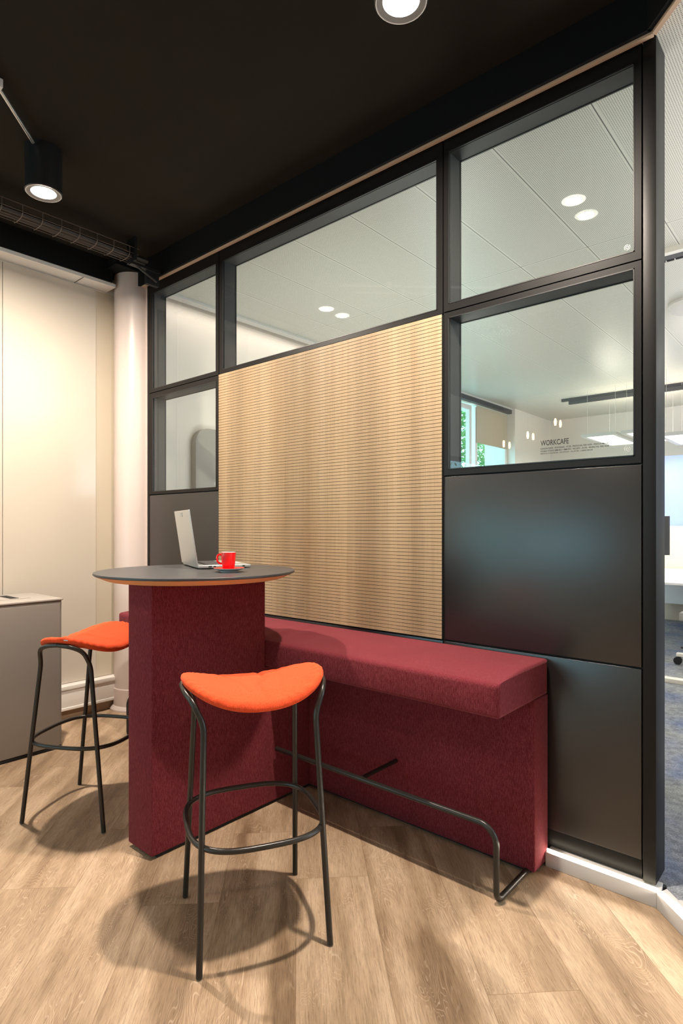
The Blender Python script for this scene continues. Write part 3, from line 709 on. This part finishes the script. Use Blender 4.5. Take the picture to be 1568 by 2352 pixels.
# ------------------------------------------------------------------ laptop, cup, saucer
def laptop():
    A = F * 2.615 + R * (-.632)
    w = (F * .31 - R * .15).normalized(); u = Vector((w.y, -w.x, 0))
    if u.dot(R) < 0: u = -u
    zt = 1.1105
    root = empty('laptop', (A.x, A.y, zt), label='open silver laptop on the round table', cat='laptop')
    root.matrix_world = Matrix(((w.x, u.x, 0, A.x), (w.y, u.y, 0, A.y), (0, 0, 1, zt), (0, 0, 0, 1)))
    flip = w.cross(u).z < 0
    if flip:   # keep a right-handed frame: x along -u ... use local x=u, y=w
        root.matrix_world = Matrix(((u.x, w.x, 0, A.x), (u.y, w.y, 0, A.y), (0, 0, 1, zt), (0, 0, 0, 1)))
    def q(x0, x1, y0, y1, z0, z1):     # x = u(depth), y = w(width)
        return (x0, x1, y0, y1, z0, z1) if flip else (y0, y1, x0, x1, z0, z1)
    D, Wd = .24, .345
    MB().box(*q(0, D, 0, Wd, .003, .0165)).build('body', M['alu'], root, bevel=.003)
    MB().box(*q(.02, D - .02, .02, Wd - .02, 0, .004)).build('foot_pad', M['dark'], root)
    b = MB()
    for i in range(6):
        for j in range(14):
            b.box(*q(.035 + i * .0185, .035 + i * .0185 + .0155, .03 + j * .0205, .03 + j * .0205 + .0175, .0166, .0182))
    tag(b.build('keyboard', M['keys'], root), 'dark grey keys')
    MB().box(*q(.158, .228, .12, .225, .0164, .0169)).build('touchpad', M['trim'], root)
    for (a, c) in ((.045, .060), (.068, .078), (.125, .133), (.20, .212)):
        MB().box(*q(a, c, -.0005, .002, .007, .0125)).build('port', M['dark'], root)
    # screen, leaning back
    lean = math.radians(8.5); H = .253
    S_ = Matrix(((1, 0, 0, 0), (0, 1, 0, 0), (0, 0, 1, 0), (0, 0, 0, 1)))
    Mx = Matrix.Translation((0, 0, .013)) @ (Matrix.Rotation(-lean, 4, 'Y') if flip else Matrix.Rotation(lean, 4, 'X'))
    b = MB(); b.box(*q(-.006, .0, 0, Wd, 0, H), bev=.002, mat=Mx); lid = b.build('screen_lid', M['alu'], root)
    tag(MB().box(*q(.0003, .0012, .008, Wd - .008, .012, H - .006), mat=Mx).build('display', M['screen'], lid), 'black screen')
    b = MB()
    b.box(*q(-.0072, -.0062, .15, .195, H - .028, H - .021), mat=Mx); b.box(*q(-.0072, -.0062, .15, .195, H - .018, H - .011), mat=Mx)
    tag(b.build('emblem', M['mark'], lid), 'small pale mark on the lid')
laptop()
c0 = F * 2.475 + R * (-.470)
ZT = 1.1103
sau = empty('saucer', (c0.x, c0.y, ZT), label='red and white saucer under the coffee cup', cat='saucer')
tag(MB().lathe([(0, .003), (.030, .003), (.031, .0), (.036, .0), (.038, .004), (.055, .0105), (.0640, .0155), (.0645, .0165)], n=64).build('underside', M['china'], sau), 'white underside')
tag(MB().lathe([(.0645, .0165), (.0630, .0168), (.052, .0115), (.034, .0072), (0, .0068)], n=64).build('upper_face', M['red'], sau), 'red upper face')
cup = empty('coffee_cup', (c0.x - .002 * R.x, c0.y - .002 * R.y, ZT + .0072), rz=TH, label='small glossy red coffee cup with white inside', cat='cup')
MB().lathe([(0, .002), (.018, .002), (.0185, 0), (.0215, 0), (.0235, .004), (.0265, .020), (.029, .045), (.0308, .072), (.0308, .0745)], n=56).build('cup_body', M['red'], cup)
tag(MB().lathe([(.0308, .0745), (.0295, .0748), (.0285, .073), (.0265, .045), (.023, .015), (.012, .008), (0, .007)], n=56).build('inner_glaze', M['china'], cup), 'white inside')
hp = [(-.0285, 0, .062), (-.038, 0, .066), (-.0465, 0, .060), (-.049, 0, .048), (-.046, 0, .036), (-.038, 0, .028), (-.027, 0, .026)]
MB().tube(fillet(hp, .012, 5), .0042, n=12).build('handle', M['red'], cup)

# ================================================================== OFFICE BEHIND THE GLASS
# cove light on the office side wall, then unseen fill areas
area('cove_light', (-3.93, 4.1, 3.04), (-.25, 0, -1), 3.2, .05, 5, (1.0, .84, .74))
for (x, y, z, p) in ((.9, 3.3, 2.0, 52), (.9, 6.4, 2.2, 13), (2.3, 5.0, 2.2, 24), (-2.5, 3.5, 1.25, 24), (-3.1, 5.2, 1.25, 11)):
    area('office_fill_up', (x, y, z), (0, 0, 1), .9, .9, p, (1.0, .97, .90))  # unseen upward fill, added to brighten the office ceiling and walls
for (x, y) in ((.9, 3.6), (.9, 6.2), (-2.4, 4.2)): area('office_fill_down', (x, y, 2.9), (0, 0, -1), .6, .6, 15, (1.0, .97, .90))  # added downward fill without fixtures, brightens the office
# pendants
def pendant(x0, x1, y0, y1, z, label):
    cx, cy = (x0 + x1) / 2, (y0 + y1) / 2; hx, hy = (x1 - x0) / 2, (y1 - y0) / 2; t = .05
    r = empty('pendant_luminaire', (cx, cy, z), label=label, cat='pendant light', group='square pendant office lights')
    b = MB(); b.box(-hx, -hx + t, -hy, hy, 0, .035); b.box(hx - t, hx, -hy, hy, 0, .035); b.box(-hx + t, hx - t, -hy, -hy + t, 0, .035); b.box(-hx + t, hx - t, hy - t, hy, 0, .035)
    b.box(-hx + t, hx - t, -hy + t, hy - t, .022, .030); b.build('frame', M['trim'], r)
    MB().box(-hx + t, hx - t, -hy + t, hy - t, .008, .012).build('diffuser', M['pend'], r)
    for sx, sy in ((1, 1), (-1, 1), (1, -1), (-1, -1)):
        MB().tube([(sx * hx * .8, sy * hy * .8, .03), (sx * hx * .8, sy * hy * .8, 3.0 - z)], .0015, n=6).build('cord', M['trim'], r)
    area('pendant_down', (cx, cy, z - .01), (0, 0, -1), hx * 1.6, hy * 1.6, 20, NEUT); area('pendant_up', (cx, cy, z + .05), (0, 0, 1), hx * 1.6, hy * 1.6, 7, NEUT)
pendant(-2.57, -2.16, 7.47, 8.57, 2.40, 'square framed pendant light seen through the lettered window')
pendant(-2.11, -1.72, 7.47, 8.55, 2.40, 'square framed pendant light half hidden by the corner post')
pendant(-1.62, -.95, 7.05, 8.0, 2.27, 'large pendant light right of the corner post')
# ceiling tracks
def track(x0, x1, y, label, grille=True):
    r = empty('ceiling_track_light', ((x0 + x1) / 2, y, 3.0), label=label, cat='track light')
    h = (x1 - x0) / 2
    MB().box(-h, h, -.02, .02, -.035, 0).build('rail', M['track'], r, bevel=.002)
    MB().box(-h + .10, h, .03 - .06, .065 - .07, -.085, -.036).build('light_bar', M['track'], r, bevel=.002)
    b = MB(); n = int(h * 2 / .045)
    for i in range(n): b.box(-h + .11 + i * .045, -h + .145 + i * .045, -.028, -.006, -.0858, -.0851)
    tag(b.build('grille', M['dark'], r), 'small dark square louvres', kind='stuff')
track(-2.98, -.9, 7.93, 'dark linear track light under the far office ceiling')
def vent():
    r = empty('ceiling_linear_vent', (-.2, 4.13, 3.0), label='black linear ceiling slot with white edge right of the corner post', cat='ceiling vent')
    MB().box(-.76, 3.0, -.10, -.055, -.03, 0).build('white_edge', M['stepwhite'], r)
    MB().box(-.76, 3.0, -.055, .06, -.012, 0).build('slot_body', M['track'], r)
    b = MB(); 
    for i in range(22): b.box(-.76 + i * .05, -.72 + i * .05, .062, .085, -.014, -.0005)
    b.build('louvre', M['dark'], r)
vent()
ap = empty('ceiling_access_point', (-.92, 5.15, 3.0), label='round white domed device on the office ceiling right of the corner post', cat='access point')
MB().lathe([(.0, 0), (.18, 0), (.185, -.02), (.172, -.045), (.12, -.060), (.05, -.064), (0, -.065)], n=56).build('dome', M['white'], ap)
MB().lathe([(.03, -.0655), (.028, -.068), (0, -.068)], n=24).build('status_lamp', M['china'], ap)

# office side windows and garden
def office_window(n, y0, y1, label, blind=None):
    z0, z1 = .9, 2.90
    b = MB(); t = .06
    b.box(-3.90, -3.845, y0, y0 + t, z0, z1); b.box(-3.90, -3.845, y1 - t, y1, z0, z1); b.box(-3.90, -3.845, y0 + t, y1 - t, z0, z0 + t); b.box(-3.90, -3.845, y0 + t, y1 - t, z1 - t, z1)
    fr = b.build('window_%d' % n, M['white']); struct(fr, label)
    MB().box(-3.875, -3.872, y0 + t, y1 - t, z0 + t, z1 - t).build('glass_pane', M['glass'], fr)
    if blind: tag(MB().box(-3.84, -3.835, y0 + .02, y1 - .02, blind, 2.92).build('roller_blind', M['blind'], fr), 'cream roller blind')
    return fr
office_window(6, 6.15, 7.05, 'white framed office window with greenery outside')
office_window(7, 7.15, 8.10, 'office window with a half lowered cream blind', 2.42)
MB_ = MB().box(-3.83, -3.77, 6.1, 8.1, 2.93, 2.985); struct(MB_.build('trim_13', M['track']), 'black blind rail over the office windows')
def hedge(x0, x1, y0, y1, z1, label, n=2600):
    r = empty('garden_hedge', ((x0 + x1) / 2, (y0 + y1) / 2, 0), label=label, cat='hedge')
    cx, cy = (x0 + x1) / 2, (y0 + y1) / 2; b = MB()
    for i in range(n):
        p = Vector((random.uniform(x0, x1) - cx, random.uniform(y0, y1) - cy, random.uniform(.3, z1 * 1.15)))
        a = random.uniform(0, 2 * PI); t = random.uniform(-1, 1); s = random.uniform(.05, .11)
        u = Vector((math.cos(a), math.sin(a), t)).normalized() * s; v = Vector((-math.sin(a), math.cos(a), random.uniform(-.5, .5))).normalized() * s * .45
        b.quad([p - u, p - v, p + u, p + v])
    tag(b.build('foliage', M['leaf'], r), kind='stuff')
    for i in range(5): MB().tube([(0, (i - 2) * (y1 - y0) / 5, 0), (.1, (i - 2) * (y1 - y0) / 5 + .1, z1 * .8)], .03, n=8).build('trunk', M['bark'], r)
hedge(-6.6, -5.2, 6.5, 12.5, 3.4, 'green garden bushes outside the far office windows', 11000)

hedge(-7.2, -5.6, -6.0, .6, 2.3, 'green garden bushes outside the café side window, mirrored in the glass', 3600)
# grey pin board
b = MB(); n = 8; y0, y1, z0, z1, rr = 2.82, 3.9, .75, 2.10, .13
pts = []
for (cy, cz, a0) in ((y1 - rr, z1 - rr, 0), (y0 + rr, z1 - rr, 90), (y0 + rr, z0 + rr, 180), (y1 - rr, z0 + rr, 270)):
    for k in range(n + 1):
        a = math.radians(a0 + 90 * k / n); pts.append((cy + rr * math.cos(a), cz + rr * math.sin(a)))
A = [b.bm.verts.new((-4.0, y, z)) for y, z in pts]; Bv = [b.bm.verts.new((-4.0595, y, z)) for y, z in pts]
b.bm.faces.new(A); b.bm.faces.new(Bv[::-1])
for i in range(len(pts)): b.bm.faces.new((A[i], A[(i + 1) % len(pts)], Bv[(i + 1) % len(pts)], Bv[i]))
tag(b.build('pin_board', M['felt'], bevel=.004), 'grey felt board with rounded corners seen through the lower left window', 'pin board')

# desk zone at the right edge
dk = empty('office_desk', (-1.05, 7.6, ZR), label='white office desk right of the corner post', cat='desk')
MB().box(-1.0, 1.3, -1.0, 1.22, .665, .69).build('desktop', M['desk'], dk, bevel=.003)
for (x, y) in ((-.9, -.9), (1.2, -.9), (-.9, 1.1), (1.2, 1.1)): MB().box(x - .025, x + .025, y - .025, y + .025, 0, .665).build('leg', M['trim'], dk)
MB().box(-.9, 1.2, 1.0, 1.02, .25, .66).build('modesty_panel', M['desk'], dk)
ds = MB().box(-2.1, .6, 8.84, 8.88, ZR, 1.305).build('desk_screen', M['screenpanel'], bevel=.004); tag(ds, 'beige fabric desk screen with pale top edge behind the desk', 'desk screen')
fp = MB().box(-1.97, .6, 8.90, 8.92, ZR, 2.25).build('glass_screen', M['frost']); tag(fp, 'pale blue frosted glass screen rising above the desk screen', 'glass screen')
mo = empty('computer_monitor', (-1.55, 7.35, ZR + .69), label='dark computer monitor edge beside the corner post', cat='monitor')
MB().box(-.46, -.013, -.02, .015, .24, .675).build('display', M['keys'], mo, bevel=.004); MB().box(-.26, -.21, .015, .035, 0, .4).build('stand', M['track'], mo); MB().box(-.34, -.13, -.08, .1, -.0, .01).build('foot', M['track'], mo)
step = MB().box(-1.6, 2.6, 5.28, 5.36, ZR, ZR + .035).build('cable_ramp', M['stepwhite'], bevel=.003); tag(step, 'low white floor strip on the carpet right of the corner post', 'floor strip')
cb = MB().tube(fillet([(-1.35, 6.85, .06), (-1.28, 6.75, .08), (-1.2, 6.75, .25), (-1.18, 6.8, .36), (-1.12, 6.85, .36)], .08, 6), .008, n=8).build('power_cable', M['cable']); tag(cb, 'black cable hanging down to the carpet under the desk', 'cable')
ch = empty('desk_chair_base', (-.95, 6.05, ZR), label='white chair foot with black castors under the desk', cat='office chair')
for k in range(5):
    a = 2 * PI * k / 5 + PI; l = MB().box(0, .28, -.025, .025, .075, .105, mat=Matrix.Rotation(a, 4, 'Z')).build('foot_arm', M['stepwhite'], ch, bevel=.004)
    MB().tube([(.27 * math.cos(a) - .02 * math.sin(a), .27 * math.sin(a) + .02 * math.cos(a), .035), (.27 * math.cos(a) + .02 * math.sin(a), .27 * math.sin(a) - .02 * math.cos(a), .035)], .034, n=20).build('castor', M['black'], ch)
MB().tube([(0, 0, .09), (0, 0, .42)], .03, n=16).build('gas_column', M['black'], ch); MB().box(-.22, .22, -.22, .22, .42, .50, bev=.02).build('seat', M['felt'], ch)

# bulbs hanging in the café, reflected in the glass
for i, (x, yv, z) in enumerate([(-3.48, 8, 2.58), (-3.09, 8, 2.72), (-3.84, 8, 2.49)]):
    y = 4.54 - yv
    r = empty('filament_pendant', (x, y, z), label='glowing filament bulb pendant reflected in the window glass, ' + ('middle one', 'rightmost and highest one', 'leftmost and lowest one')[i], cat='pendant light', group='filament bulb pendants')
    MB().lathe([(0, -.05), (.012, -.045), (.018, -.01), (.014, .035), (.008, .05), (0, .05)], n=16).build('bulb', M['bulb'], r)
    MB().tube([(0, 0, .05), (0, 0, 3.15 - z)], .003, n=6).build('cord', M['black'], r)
